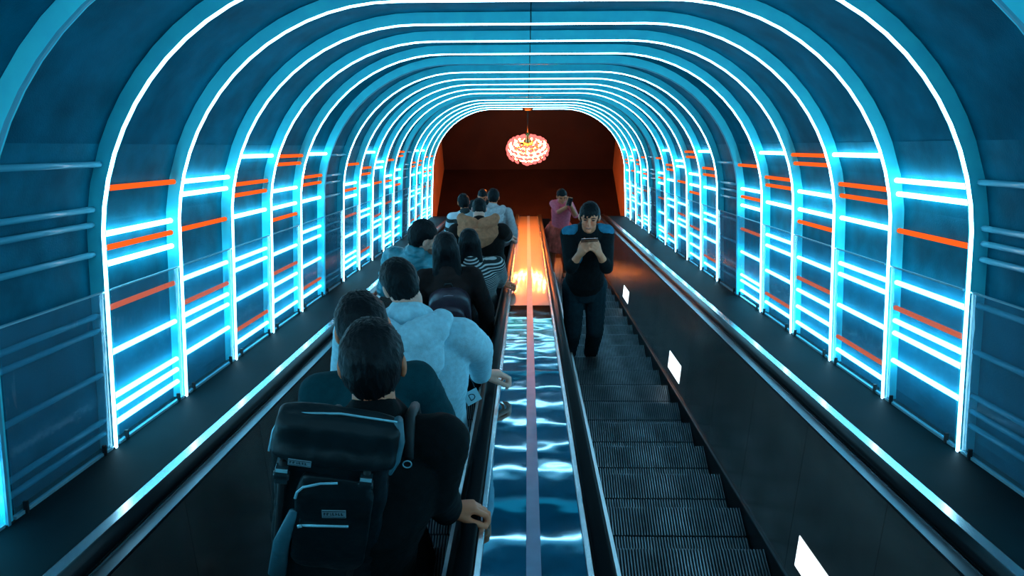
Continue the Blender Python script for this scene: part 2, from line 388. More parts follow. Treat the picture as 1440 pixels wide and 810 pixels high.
# centre divider between the two escalators
dv = thing('escalator_divider', 'polished metal divider deck running between the two escalators', 'divider', (0, 0, 0))
bd = [-1.8, 1.1, 2.9, 4.7, 6.05, 8.1, 10.1, 12.1, rib_a(17)+0.1]
for i, (a, b_) in enumerate(zip(bd, bd[1:])):
    for s in (-1, 1):
        bm = bmesh.new(); pts = [(s*0.024, VB-0.012), (s*0.024, VB), (s*0.165, VB), (s*0.165, VB-0.012)]
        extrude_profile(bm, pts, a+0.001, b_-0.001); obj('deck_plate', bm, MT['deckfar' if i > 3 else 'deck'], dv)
bm = bmesh.new(); boxx(bm, -0.0235, 0.0235, -1.8, bd[-1], VB-0.01, VB+0.006); obj('centre_strip', bm, MT['strip'], dv)
for s in (-1, 1):
    bm = bmesh.new(); boxx(bm, s*0.166, s*0.188, -1.8, bd[-1], VB-0.012, VB+0.014); bev(bm, 0.004); obj('edge_trim', bm, MT['silver'], dv)
bm = bmesh.new(); boxx(bm, -0.255, 0.255, -1.8, bd[-1], VB-0.10, VB-0.035); obj('divider_body', bm, MT['gap'], dv)
bm = bmesh.new()
for s in (-1, 1): boxx(bm, s*0.41, s*0.28, bd[-1]-0.02, bd[-1], VS-0.1, VB-0.04)
boxx(bm, -0.41, 0.41, bd[-1]-0.02, bd[-1], VS-0.1, VB-0.04); obj('end_cap', bm, MT['skirt'], dv)

# ------------------------------------------------------------------ vestibule at the bottom
FZ = T(0, AEND, VS).z - 0.08
YB = 14.6
def struct(name, bm, m, tunnel=False):
    o = obj(name, bm, m); o['kind'] = 'structure'
    if tunnel: o.matrix_world = M
    return o
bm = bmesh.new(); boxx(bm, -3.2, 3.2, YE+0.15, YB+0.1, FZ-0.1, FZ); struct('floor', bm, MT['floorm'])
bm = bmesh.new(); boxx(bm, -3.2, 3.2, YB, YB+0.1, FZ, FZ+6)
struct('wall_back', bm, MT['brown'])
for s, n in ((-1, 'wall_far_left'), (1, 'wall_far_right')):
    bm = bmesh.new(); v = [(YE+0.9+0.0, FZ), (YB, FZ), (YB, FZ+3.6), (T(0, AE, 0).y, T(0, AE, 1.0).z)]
    boxx(bm, s*1.93, s*2.03, AE-0.02, AE+5.5, -3.6, 1.0); struct(n, bm, MT['brownwall_lit'], True)
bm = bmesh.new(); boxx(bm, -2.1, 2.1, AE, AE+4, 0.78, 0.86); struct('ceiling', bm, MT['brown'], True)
# ------------------------------------------------------------------ chandelier
cc = ray(742, 209, 13.75)
ch = thing('chandelier', 'glowing orange cluster chandelier hanging at the end of the tunnel', 'chandelier', cc, tunnel=False)
top = 0
p = M.inverted() @ cc
topz = (0.78 - p.z)/SC - 0.01
bm = bmesh.new(); tube(bm, [(0, 0, 0.05), (0, 0, topz)], 0.012); obj('stem', bm, MT['iron'], ch, True)
bm = bmesh.new(); loft(bm, [((0, 0, topz-0.12), (0.03, 0, 0), (0, 0.03, 0)), ((0, 0, topz-0.10), (0.10, 0, 0), (0, 0.10, 0)), ((0, 0, topz-0.02), (0.11, 0, 0), (0, 0.11, 0)), ((0, 0, topz+0.05), (0.11, 0, 0), (0, 0.11, 0))], 24); obj('ceiling_rose', bm, MT['iron'], ch, True)
bm = bmesh.new(); loft(bm, [((0, 0, 0.10), (0.09, 0, 0), (0, 0.09, 0)), ((0, 0, 0.17), (0.07, 0, 0), (0, 0.07, 0)), ((0, 0, 0.24), (0.025, 0, 0), (0, 0.025, 0)), ((0, 0, 0.30), (0.045, 0, 0), (0, 0.045, 0)), ((0, 0, 0.33), (0.012, 0, 0), (0, 0.012, 0))], 20); obj('hub', bm, MT['brass'], ch, True)
q = bmesh.new(); ball(q, (0, 0, 0), 0.042, seg=12); bulb_me = obj('t', q, MT['bulb'], None, True); bmesh_b = bulb_me.data; bpy.data.objects.remove(bulb_me)
q = bmesh.new(); ball(q, (0, 0, 0), (0.05, 0.022, 0.034), seg=10); t_ = obj('t', q, MT['halo_bead'], None, True); halo_me = t_.data; bpy.data.objects.remove(t_)
fr = bmesh.new(); rings = [(0.12, 0.05), (0.24, 0.02), (0.34, -0.02)]
nb = 0
for r, z in [(0.06, -0.19), (0.15, -0.17), (0.24, -0.12), (0.31, -0.05), (0.33, 0.03)]:
    cnt = max(4, int(2*PI*r/0.105))
    for i in range(cnt):
        a = 2*PI*(i + random.random()*0.5)/cnt
        pz = Vector((r*math.cos(a), r*math.sin(a)*0.9, z + random.uniform(-0.02, 0.02)))
        child('bulb', bmesh_b, ch, pz); nb += 1
        tube(fr, [(0, 0, 0.10), (pz.x*0.6, pz.y*0.6, 0.10), (pz.x, pz.y, pz.z+0.03)], 0.005, 6)
obj('arm_frame', fr, MT['iron'], ch)
for r, z, cnt in ((0.385, 0.0, 26), (0.36, 0.07, 22), (0.28, 0.11, 16), (0.17, 0.13, 9), (0.37, -0.09, 20), (0.27, -0.17, 7)):  # added glowing beads that form the pink halo round the bulbs
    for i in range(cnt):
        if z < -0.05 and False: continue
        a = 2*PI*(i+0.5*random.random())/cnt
        o = child('halo_bead', halo_me, ch, (r*math.cos(a), r*math.sin(a), z)); o.rotation_euler = (0.2, 0.3, a + PI/2)

# ------------------------------------------------------------------ people
def skin(name, c): return mat(name, c, 0.5, noise_amt=0.08, noise_scale=30)
SK = skin('skin_warm', (0.95, 0.27, 0.13)); SKP = skin('skin_pale', (0.88, 0.38, 0.27)); SKO = skin('skin_tan', (0.75, 0.19, 0.08))
HAIR = mat('hair_black', (0.004, 0.004, 0.005), 0.5, spec=0.18, noise_amt=0.3, noise_scale=60, bump=0.6, bump_scale=70, stretch=(1, 1, 0.25))
SHOE = mat('shoe_black', (0.008, 0.009, 0.010), 0.45); SHOEW = mat('shoe_white', (0.75, 0.75, 0.73), 0.5)
EYE = mat('eye_dark', (0.01, 0.008, 0.007), 0.2); LIP = mat('lip', (0.45, 0.13, 0.10), 0.5)
def cloth(name, c, na=0.15, ns=30, **k): return mat(name, c, 0.85, noise_amt=na, noise_scale=ns, bump=0.2, bump_scale=200, spec=0.12, **k)
def hand(bm, w, d, up, side, sc=1.0, curl=(20, 30, 20), spread=6, thumb=1.0):
    """w wrist point, d finger direction, up back-of-hand normal, side = +1 thumb on d x up side"""
    d = Vector(d).normalized(); up = Vector(up); up = (up - d*up.dot(d)).normalized(); lat = d.cross(up)*side
    R = Matrix((lat, d, up)).transposed()
    w = Vector(w)
    loft(bm, [(w, lat*0.027*sc, up*0.019*sc), (w+d*0.03*sc, lat*0.034*sc, up*0.018*sc), (w+d*0.065*sc, lat*0.041*sc, up*0.015*sc), (w+d*0.088*sc, lat*0.040*sc, up*0.011*sc)], 16)
    ball(bm, w, (0.027*sc, 0.02*sc, 0.019*sc), R, 12)
    for i, (lx, ln, r) in enumerate(((0.030, 0.92, 0.0088), (0.0105, 1.05, 0.0092), (-0.0105, 0.98, 0.0088), (-0.030, 0.78, 0.0076))):
        p = w + d*(0.083 - 0.004*abs(i-1.3))*sc + lat*lx*sc; dirv = (d + lat*math.tan(math.radians(spread*(1.5-i)/1.5))).normalized(); pts = [p]
        ang = 0
        for j, l in enumerate((0.043, 0.026, 0.021)):
            ang += math.radians(curl[j] + i*2)
            v = dirv*math.cos(ang) - up*math.sin(ang); p = p + v*l*ln*sc; pts.append(p)
        limb(bm, pts, [r*1.08*sc, r*sc, r*0.93*sc, r*0.8*sc], 10)
    p0 = w + d*0.022*sc + lat*0.022*sc - up*0.006*sc
    p1 = p0 + (d*0.55 + lat*0.75*thumb - up*0.25).normalized()*0.042*sc
    p2 = p1 + (d*0.85 + lat*0.35*thumb - up*0.35).normalized()*0.032*sc
    p3 = p2 + (d*0.9 + lat*0.05 - up*0.45).normalized()*0.024*sc
    limb(bm, [p0, p1, p2, p3], [0.015*sc, 0.0115*sc, 0.0105*sc, 0.0085*sc], 10)
def ik(s, t, l1, l2, pole):
    s, t = Vector(s), Vector(t); dv_ = t - s; L_ = dv_.length; mx = (l1+l2)*0.995
    if L_ > mx: t = s + dv_*(mx/L_); dv_ = t - s; L_ = mx
    a = (l1*l1 - l2*l2 + L_*L_)/(2*L_); h = math.sqrt(max(0, l1*l1 - a*a)); n = dv_/L_
    p = Vector(pole); p = (p - n*p.dot(n)).normalized()
    return s + n*a + p*h, t
def person(label, head, yaw, feet=(0, 0), fspread=0.11, hs=1.0, hyaw=None, hpitch=15, hroll=0, pel=0.25, pshift=(0, 0), lh=None, rh=None, skinm=SK,
           top=None, topname='jacket', legs=None, shoe=SHOE, hair='short', voxel=0.009, wide=1.0, bulk=1.0, wr=0.006, face=False, footz=None, lpole=None, rpole=None,
           sleeve=0.93, lhd=None, rhd=None, cuffless=False, skirt=None, topbot=0.46, group=None, hunch=0.0, shrug=0.0, lel=None, rel_=None):
    """head: world point of the head centre; yaw: 0 faces down the escalator, 180 faces the viewer"""
    yw = math.radians(yaw); f = Vector((-math.sin(yw), math.cos(yw), 0)); s = Vector((math.cos(yw), math.sin(yw), 0)); Z = Vector((0, 0, 1))
    hd = Vector(head); fx, fy = hd.x + feet[0], hd.y + feet[1]
    zf = step_z(fy) if footz is None else footz
    H = (hd.z - zf)/0.925; k = H/1.72
    t = thing('person', label, 'person', (fx, fy, zf), tunnel=False, group=group)
    O = Vector((fx, fy, zf)); hd = hd - O
    hy = yw if hyaw is None else math.radians(hyaw)
    HM = Matrix.Rotation(hy, 3, 'Z') @ Matrix.Rotation(-math.radians(hpitch), 3, 'X') @ Matrix.Rotation(math.radians(hroll), 3, 'Y')
    hsz = hs
    neck = hd + HM @ Vector((0, -0.018, -0.085))*hsz
    base = Vector((hd.x, hd.y, 0)); nb_ = neck - f*(0.035*k) - Z*0.050*k - f*hunch*0.3
    pelv = Vector((hd.x*pel + pshift[0], hd.y*pel + pshift[1], 0.52*H))
    chest = pelv.lerp(nb_, 0.62) - f*(0.03*k + hunch); waist = pelv.lerp(nb_, 0.25) - f*hunch*0.4
    shc = pelv.lerp(nb_, 0.90) - f*(0.015*k + hunch*0.7)
    shw = 0.175*k*wide
    shl, shr = shc - s*shw + Z*shrug, shc + s*shw + Z*shrug
    ua, fa = 0.285*k, 0.255*k
    def rel(sgn): return shc + s*sgn*(shw+0.07*k) + f*0.06*k - Z*0.52*k
    tl = (Vector(lh) - O) if lh is not None else rel(-1); tr = (Vector(rh) - O) if rh is not None else rel(1)
    el, tl = ik(shl, tl, ua, fa, lpole if lpole is not None else (-s*0.6 - f*0.5 - Z*0.3)); er, tr = ik(shr, tr, ua, fa, rpole if rpole is not None else (s*0.6 - f*0.5 - Z*0.3))
    if lel is not None: el = Vector(lel) - O
    if rel_ is not None: er = Vector(rel_) - O
    hipl, hipr = pelv - s*0.085*k - Z*0.02, pelv + s*0.085*k - Z*0.02
    al, ar = -s*fspread + Z*0.085*k, s*fspread + Z*0.085*k
    kl, _ = ik(hipl, al, 0.235*H + 0.01, 0.235*H+0.01, f); kr, _ = ik(hipr, ar, 0.235*H+0.01, 0.235*H+0.01, f)
    def torso(bm, i, zlow=-0.10, up=True):
        S = []
        A_ = [(pelv + Z*zlow*k, 0.155, 0.115), (pelv, 0.165, 0.12), (waist, 0.15, 0.115), (chest, 0.175, 0.125), (shc - Z*0.02*k, 0.17, 0.105), (shc + Z*0.035*k, 0.10, 0.075), (nb_ + Z*0.01, 0.062, 0.06)]
        for c, a, b in A_: S.append((c, s*(a*k*wide+i), f*(b*k*bulk+i)))
        loft(bm, S, 24)
    # body: one skin surface
    bm = bmesh.new(); torso(bm, -0.012)
    limb(bm, [nb_ - Z*0.02, neck, hd + HM @ Vector((0, -0.01, -0.04))*hsz], [0.058*k, 0.052*k, 0.05*k])
    def hp_(x, y, z): return hd + HM @ (Vector((x, y, z))*hsz)
    ball(bm, hp_(0, -0.008, 0.022), (0.074*hsz, 0.092*hsz, 0.092*hsz), HM); ball(bm, hp_(0, 0.028, -0.048), (0.056*hsz, 0.057*hsz, 0.062*hsz), HM)
    ball(bm, hp_(0, 0.068, -0.092), (0.022*hsz, 0.016*hsz, 0.016*hsz), HM); ball(bm, hp_(0, 0.062, 0.035), (0.055*hsz, 0.026*hsz, 0.03*hsz), HM)
    for q_ in (-1, 1):
        ball(bm, hp_(q_*0.037, 0.064, -0.025), (0.022*hsz, 0.02*hsz, 0.022*hsz), HM)
        ball(bm, hp_(q_*0.077, -0.006, -0.008), (0.011*hsz, 0.021*hsz, 0.033*hsz), HM @ Matrix.Rotation(0.35*q_, 3, 'Z'))
    limb(bm, [hp_(0, 0.084, 0.018), hp_(0, 0.106, -0.022)], [0.009*hsz, 0.0135*hsz]); ball(bm, hp_(0, 0.084, -0.056), (0.024*hsz, 0.012*hsz, 0.012*hsz), HM)
    for a, b, c in ((shl, el, tl), (shr, er, tr)): limb(bm, [a, b, c], [0.045*k, 0.036*k, 0.026*k])
    for a, b, c in ((hipl, kl, al), (hipr, kr, ar)):
        limb(bm, [a, b, c], [0.075*k, 0.05*k, 0.036*k]); limb(bm, [c, c + f*0.10*k - Z*0.05*k], [0.036*k, 0.028*k])
    dl = (tl-el).normalized(); dr = (tr-er).normalized()
    o_l = lhd or {}; o_r = rhd or {}
    hand(bm, tl, o_l.get('d', dl), o_l.get('up', -s*1.0 + f*0.2), o_l.get('side', 1), 1.0*k, o_l.get('curl', (22, 28, 18)), thumb=o_l.get('th', 1))
    hand(bm, tr, o_r.get('d', dr), o_r.get('up', s*1.0 + f*0.2), o_r.get('side', -1), 1.0*k, o_r.get('curl', (22, 28, 18)), thumb=o_r.get('th', 1))
    fused('body', bm, skinm, t, voxel*0.72, 2)
    if face:
        for q_ in (-1, 1):
            bm = bmesh.new(); ball(bm, hp_(q_*0.031, 0.0815, 0.008), (0.0135*hsz, 0.006*hsz, 0.0045*hsz), HM, 12); obj('eye', bm, EYE, t, True)
            bm = bmesh.new(); limb(bm, [hp_(q_*0.017, 0.091, 0.026), hp_(q_*0.033, 0.090, 0.031), hp_(q_*0.049, 0.078, 0.025)], [0.0035*hsz, 0.004*hsz, 0.0025*hsz], 8); obj('eyebrow', bm, HAIR, t, True)
        bm = bmesh.new(); limb(bm, [hp_(-0.022, 0.086, -0.054), hp_(0, 0.097, -0.058), hp_(0.022, 0.086, -0.054)], [0.003*hsz, 0.0052*hsz, 0.003*hsz], 8); obj('mouth', bm, LIP, t, True)
    # hair
    bm = bmesh.new(); vs = ball(bm, (0, 0, 0), 1.0, seg=64)
    for v in vs:
        p = v.co.copy(); n = p.normalized()
        r = Vector((0.082*n.x, 0.101*n.y, 0.098*n.z)) + Vector((0, -0.010, 0.024))
        fr_ = 0.025 + 0.0 * n.x
        low = (-0.045 if r.y > -0.02 else -0.125)
        if r.z < 0.01 and r.y < 0.0: r.z = 0.01 + (r.z - 0.01)*1.35
        face_r = (r.y > 0.045 and r.z < 0.052 + 0.25*abs(r.x)*(-0.3)) or (r.z < low) or (abs(r.x) > 0.055 and r.y > -0.005 and r.z < 0.020 and hair == 'short')
        if hair == 'fringe': face_r = (r.y > 0.03 and r.z < 0.030 - 0.10*r.x) or (r.z < -0.03)
        sc_ = 0.80 if face_r else 1 + 0.04*noise.noise(n*3.1 + Vector((yaw, 0, 0))) + 0.05*noise.noise(Vector((n.x*14, n.y*14, n.z*4)))
        r = Vector((0, -0.010, 0.026)) + (r - Vector((0, -0.010, 0.026)))*sc_
        v.co = hp_(*r)
    if hair in ('long', 'bob'):
        ln = 0.30 if hair == 'long' else 0.10
        back_dir = -Z
        loft(bm, [(hp_(0, -0.03, 0.03), HM @ Vector((0.088, 0, 0))*hsz, HM @ Vector((0, 0.07, 0))*hsz), (hp_(0, -0.045, -0.05), HM @ Vector((0.092, 0, 0))*hsz, HM @ Vector((0, 0.05, 0))*hsz),
                  (hp_(0, -0.05, -0.10) - Z*ln*0.4 - f*0.05, s*0.10*hsz, f*0.045*hsz), (hp_(0, -0.05, -0.10) - Z*ln - f*0.07, s*0.06*hsz, f*0.03*hsz)], 24)
        fused('hair', bm, HAIR, t, 0.008, 2, 0.006, 22, (1, 1, 0.3))
    else: obj('hair', bm, HAIR, t, True)
    # clothes
    tz = (topbot - 0.52)*H/k
    bm = bmesh.new(); torso(bm, 0.022*k, tz)
    loft(bm, [(pelv + Z*tz*k, s*(0.17*k*wide), f*(0.13*k*bulk)), (waist, s*(0.175*k*wide), f*(0.135*k*bulk))], 24)
    for a, b, c in ((shl, el, tl), (shr, er, tr)):
        m_ = b.lerp(c, sleeve); limb(bm, [shc.lerp(a, 0.4), a, b, m_], [0.066*k, 0.066*k*bulk, 0.054*k*bulk, 0.043*k*bulk])
    limb(bm, [nb_ - Z*0.03*k, nb_ + Z*0.012*k], [0.085*k, 0.070*k])
    fused(topname, bm, top, t, voxel, 7, wr, 9, (1, 1, 1.6))
    if skirt is not None:
        bm = bmesh.new(); loft(bm, [(waist, s*0.16*k, f*0.12*k), (pelv, s*0.22*k, f*0.19*k), (pelv - Z*0.22*k, s*0.32*k, f*0.28*k)], 24); fused('skirt', bm, skirt, t, voxel, 2, 0.03, 9, (1, 1, 0.1))
    if legs is not None:
        bm = bmesh.new(); loft(bm, [(pelv - Z*0.11*k, s*0.155*k, f*0.118*k), (pelv, s*0.16*k, f*0.12*k), (pelv + Z*0.06*k, s*0.15*k, f*0.115*k)], 20)
        for a, b, c in ((hipl, kl, al), (hipr, kr, ar)): limb(bm, [a, b, c + Z*0.01], [0.092*k, 0.070*k, 0.058*k])
        fused('trousers', bm, legs, t, voxel, 2, wr*0.7, 10, (1, 1, 1.8))
    for sg, a in ((-1, al), (1, ar)):
        bm = bmesh.new(); g = a*1.0; g.z = 0
        loft(bm, [(g - f*0.075*k + Z*0.03*k, s*0.030*k, Z*0.028*k), (g - f*0.03*k + Z*0.05*k, s*0.044*k, Z*0.05*k), (g + f*0.04*k + Z*0.045*k, s*0.044*k, Z*0.045*k), (g + f*0.12*k + Z*0.030*k, s*0.048*k, Z*0.028*k), (g + f*0.175*k + Z*0.022*k, s*0.036*k, Z*0.020*k), (g + f*0.195*k + Z*0.02*k, s*0.015*k, Z*0.012*k)], 18)
        boxx(bm, 0, 0.001, 0, 0.001, 0.0, 0.001) if False else None
        o = fused('shoe', bm, shoe, t, 0.009, 1)
        zz = min(v.co.z for v in o.data.vertices); o.location.z = -zz
    return dict(t=t, O=O, f=f, s=s, Z=Z, k=k, H=H, hd=hd, shc=shc, nb=nb_, chest=chest, waist=waist, pelv=pelv, shl=shl, shr=shr, el=el, er=er, tl=tl, tr=tr, HM=HM, hsz=hsz, neck=neck)
def rail_pt(side, xpx, ypx, lift=0.0):
    """point on a divider handrail seen at that image row"""
    lo, hi = 1.0, 16.0
    for _ in range(50):
        m_ = (lo+hi)/2; q_ = M.inverted() @ ray(xpx, ypx, m_)
        if q_.z > VB + 0.036: lo = m_
        else: hi = m_
    q_ = M.inverted() @ ray(xpx, ypx, lo)
    return T(side, q_.y, VB + 0.036 + lift)
NV = T(0, 0, 1) - T(0, 0, 0); NA = T(0, 1, 0) - T(0, 0, 0)

BLK = cloth('cloth_black', (0.004, 0.0055, 0.006)); BLK2 = cloth('cloth_charcoal', (0.014, 0.016, 0.018))
TEALD = cloth('cloth_dark_teal', (0.003, 0.045, 0.055)); HOOD = cloth('hoodie_blue_grey', (0.46, 0.72, 0.80), 0.12, 45)
PUFF = mat('puffer_teal', (0.02, 0.16, 0.20), 0.35, noise_amt=0.4, noise_scale=14, bump=0.9, bump_scale=16, stretch=(1, 1, 2.2))
JEAN = cloth('trousers_navy', (0.012, 0.035, 0.045)); CAMO = cloth('trousers_brown_mottled', (0.05, 0.035, 0.03), 0.7, 14)
def stripes(name, c1, c2, sc, ax='Z'):
    m = mat(name, c1, 0.85); nt = m.node_tree; b = nt.nodes['Principled BSDF']
    tc = nt.nodes.new('ShaderNodeTexCoord'); w = nt.nodes.new('ShaderNodeTexWave'); w.bands_direction = ax; w.inputs['Scale'].default_value = sc; w.inputs['Distortion'].default_value = 0.6
    r = nt.nodes.new('ShaderNodeValToRGB'); r.color_ramp.interpolation = 'CONSTANT'; r.color_ramp.elements[0].color = (*c1, 1); r.color_ramp.elements[1].position = 0.62; r.color_ramp.elements[1].color = (*c2, 1)
    nt.links.new(tc.outputs['Object'], w.inputs[0]); nt.links.new(w.outputs['Fac'], r.inputs[0]); nt.links.new(r.outputs[0], b.inputs['Base Color'])
    return m
def grip(side):
    return dict(d=Vector((1, 0, 0))*side + NA*0.25, up=NV, side=1 if side > 0 else -1, curl=(26, 58, 40), th=0.4)

# --- P1 nearest man with the large black backpack
h1 = rail_pt(-0.300, 640, 727, 0.028)
p1 = person('nearest man seen from behind, black jacket and large black backpack, hand on divider rail', ray(524, 510, 2.10), 3, feet=(-0.14, 0.0), hs=1.10, hpitch=30, pel=0.5, pshift=(-0.08, -0.20),
            rh=h1, skinm=SKO, top=BLK, legs=BLK, wide=0.95, bulk=1.1, voxel=0.008, rhd=grip(1), rel_=ray(612, 690, 2.25), sleeve=0.97)
# --- P2 man just ahead in dark teal
p2 = person('man in dark teal jacket standing directly ahead of the backpack wearer', ray(510, 460, 2.62), 10, feet=(-0.06, 0.05), hs=1.13, hpitch=22, hyaw=18, pel=0.4, pshift=(-0.10, -0.08),
            skinm=SK, top=TEALD, legs=BLK2, wide=0.85, bulk=1.05)
# --- P3 man in light hoodie
h3 = rail_pt(-0.26, 683, 541, 0.03)
p3 = person('man in light blue-grey hooded sweatshirt leaning right onto the divider handrail', ray(562, 398, 3.25), -4, feet=(-0.05, 0.15), hs=0.98, hpitch=30, hyaw=38, pel=0.5, pshift=(0.04, -0.24),
            rh=h3, skinm=SKP, top=HOOD, topname='hoodie', legs=CAMO, wide=1.12, bulk=1.05, rhd=grip(1), wr=0.007, rel_=ray(672, 490, 3.40))
# --- P4 puffer jacket man, head bowed
p4 = person('man in shiny teal puffer jacket bowing his head to a phone by the left rail', ray(594, 332, 5.7), -20, feet=(-0.05, 0.2), hs=1.14, hpitch=30, hyaw=-62, pel=0.4,
            lh=ray(585, 380, 6.0), rh=ray(605, 366, 5.9), rel_=ray(603, 386, 5.85), rhd=dict(d=(0.1,0.1,1), up=(0.5,0.8,0), side=-1), skinm=SKP, top=PUFF, topname='puffer_jacket', legs=BLK2, wide=0.9, bulk=1.1, wr=0.02, face=True)
# --- P5 long-haired woman with small backpack
DKB = cloth('coat_dark_brown', (0.020, 0.010, 0.009), 0.5, 8)
p5 = person('long-haired woman in dark brown coat wearing a small round-topped backpack', ray(627, 350, 5.15), 5, feet=(-0.02, 0.3), hs=1.05, hpitch=12, hair='long', pel=0.3,
            skinm=SKP, top=DKB, topname='coat', legs=BLK2, wide=0.82)
# --- P7 striped shirt
STR = stripes('shirt_striped', (0.012, 0.012, 0.014), (0.55, 0.52, 0.50), 13)
h7 = rail_pt(-0.27, 704, 405, 0.03)
p7 = person('dark-haired person in black and white striped top holding the divider rail', ray(660, 341, 6.0), 8, feet=(-0.02, 0.3), hs=1.0, hair='long', pel=0.3, rh=h7, skinm=SKO,
            top=STR, topname='striped_top', legs=JEAN, rhd=grip(1), wr=0.006, rpole=(0.6, -0.5, -0.3))
# --- P6 hooded varsity jacket
VAR = cloth('varsity_dark', (0.018, 0.012, 0.011)); TAN = cloth('hood_tan', (0.62, 0.21, 0.11))
h6 = rail_pt(-0.26, 712, 347, 0.03)
p6 = person('person in dark jacket with tan hood and white sleeve bands gripping the divider rail', ray(674, 294, 7.9), 0, feet=(0.02, 0.25), hs=0.95, hpitch=60, pel=0.3, rh=h6, skinm=SKP,
            top=VAR, legs=JEAN, shoe=SHOEW, wide=1.15, bulk=1.15, rhd=grip(1), rpole=(0.8, -0.3, 0.1), hunch=0.08)
# --- P8 grey jackets further down and P9 far face
GRY = cloth('jacket_pale_grey', (0.50, 0.42, 0.42)); WHT = stripes('jacket_white_banded', (0.6, 0.58, 0.6), (0.02, 0.02, 0.02), 2.2)
p8 = person('person in pale grey hooded jacket beside the divider, beyond the tan hood', ray(694, 277, 10.3), -8, feet=(-0.06, 0.25), hs=1.0, hpitch=35, pel=0.3, pshift=(0.08, 0), skinm=SKO, top=GRY, legs=BLK2, voxel=0.011, wide=1.05)
p8b = person('person in white jacket with dark stripe, half hidden left of tan hood', ray(652, 284, 10.4), 10, feet=(-0.05, 0.2), hpitch=30, pel=0.3, skinm=SKO, top=WHT, legs=BLK2, voxel=0.011)
p9 = person('dim far figure facing the viewer at the foot of the left escalator', ray(679, 276, 12.4), 180, feet=(0, 0.0), hpitch=5, skinm=SKO, top=BLK2, legs=BLK2, voxel=0.012, face=True)

# --- P10 the man with a phone on the right escalator
ph10 = ray(829, 338, 6.27)
NAVY = cloth('shirt_black', (0.008, 0.010, 0.011)); BLUEP = cloth('shirt_blue_panel', (0.04, 0.22, 0.34))
def hold(sgn):
    return dict(d=(-sgn*0.55, -0.35, 0.75), up=(sgn*0.75, 0.55, 0.1), side=1 if sgn < 0 else -1, curl=(35, 40, 30))
p10 = person('man standing on right escalator facing the viewer, looking down at his phone', ray(829, 305, 6.45), 184, feet=(0.01, 0.15), fspread=0.115, hs=1.1, hpitch=-10, hyaw=174, pel=0.2,
             lh=ray(844, 359, 6.40), rh=ray(814, 359, 6.40), lel=ray(853, 376, 6.5), rel_=ray(803, 376, 6.5), skinm=SK, top=NAVY, topname='sweatshirt', legs=JEAN, hair='fringe', voxel=0.0085, face=True, sleeve=0.42,
             lhd=dict(d=(-0.35, -0.2, 0.9), up=(0.85, -0.5, 0.2), side=1, curl=(30, 45, 30)), rhd=dict(d=(0.35, -0.2, 0.9), up=(-0.85, -0.5, 0.2), side=-1, curl=(30, 45, 30)),
             wide=0.8, bulk=0.9, wr=0.008, topbot=0.50)
# --- P11 woman in pink
PINK = cloth('dress_pink', (0.95, 0.15, 0.20)); PINKD = cloth('skirt_rose', (0.75, 0.10, 0.07), 0.4, 10)
ph11 = ray(801, 284, 10.9)
p11 = person('woman in pink dress on the right escalator raising her phone', ray(790, 276, 11.3), 172, feet=(0.0, 0.15), hpitch=0, hyaw=190, hs=0.95, pel=0.2, skinm=SKO, top=PINK, topname='bodice', legs=None, skirt=PINKD, voxel=0.0095, face=True, wide=0.72, bulk=0.8, topbot=0.56,
             lh=ph11 + Vector((0.03, 0.04, -0.11)), rh=ph11 + Vector((-0.04, 0.04, -0.12)), lhd=dict(d=(-0.15, 0, 1), up=(0.9, -0.3, 0), side=1), rhd=dict(d=(0.15, 0, 1), up=(-0.9, -0.3, 0), side=-1), lpole=(0.4, 0, -0.9), rpole=(-0.4, 0, -0.9), sleeve=0.05)

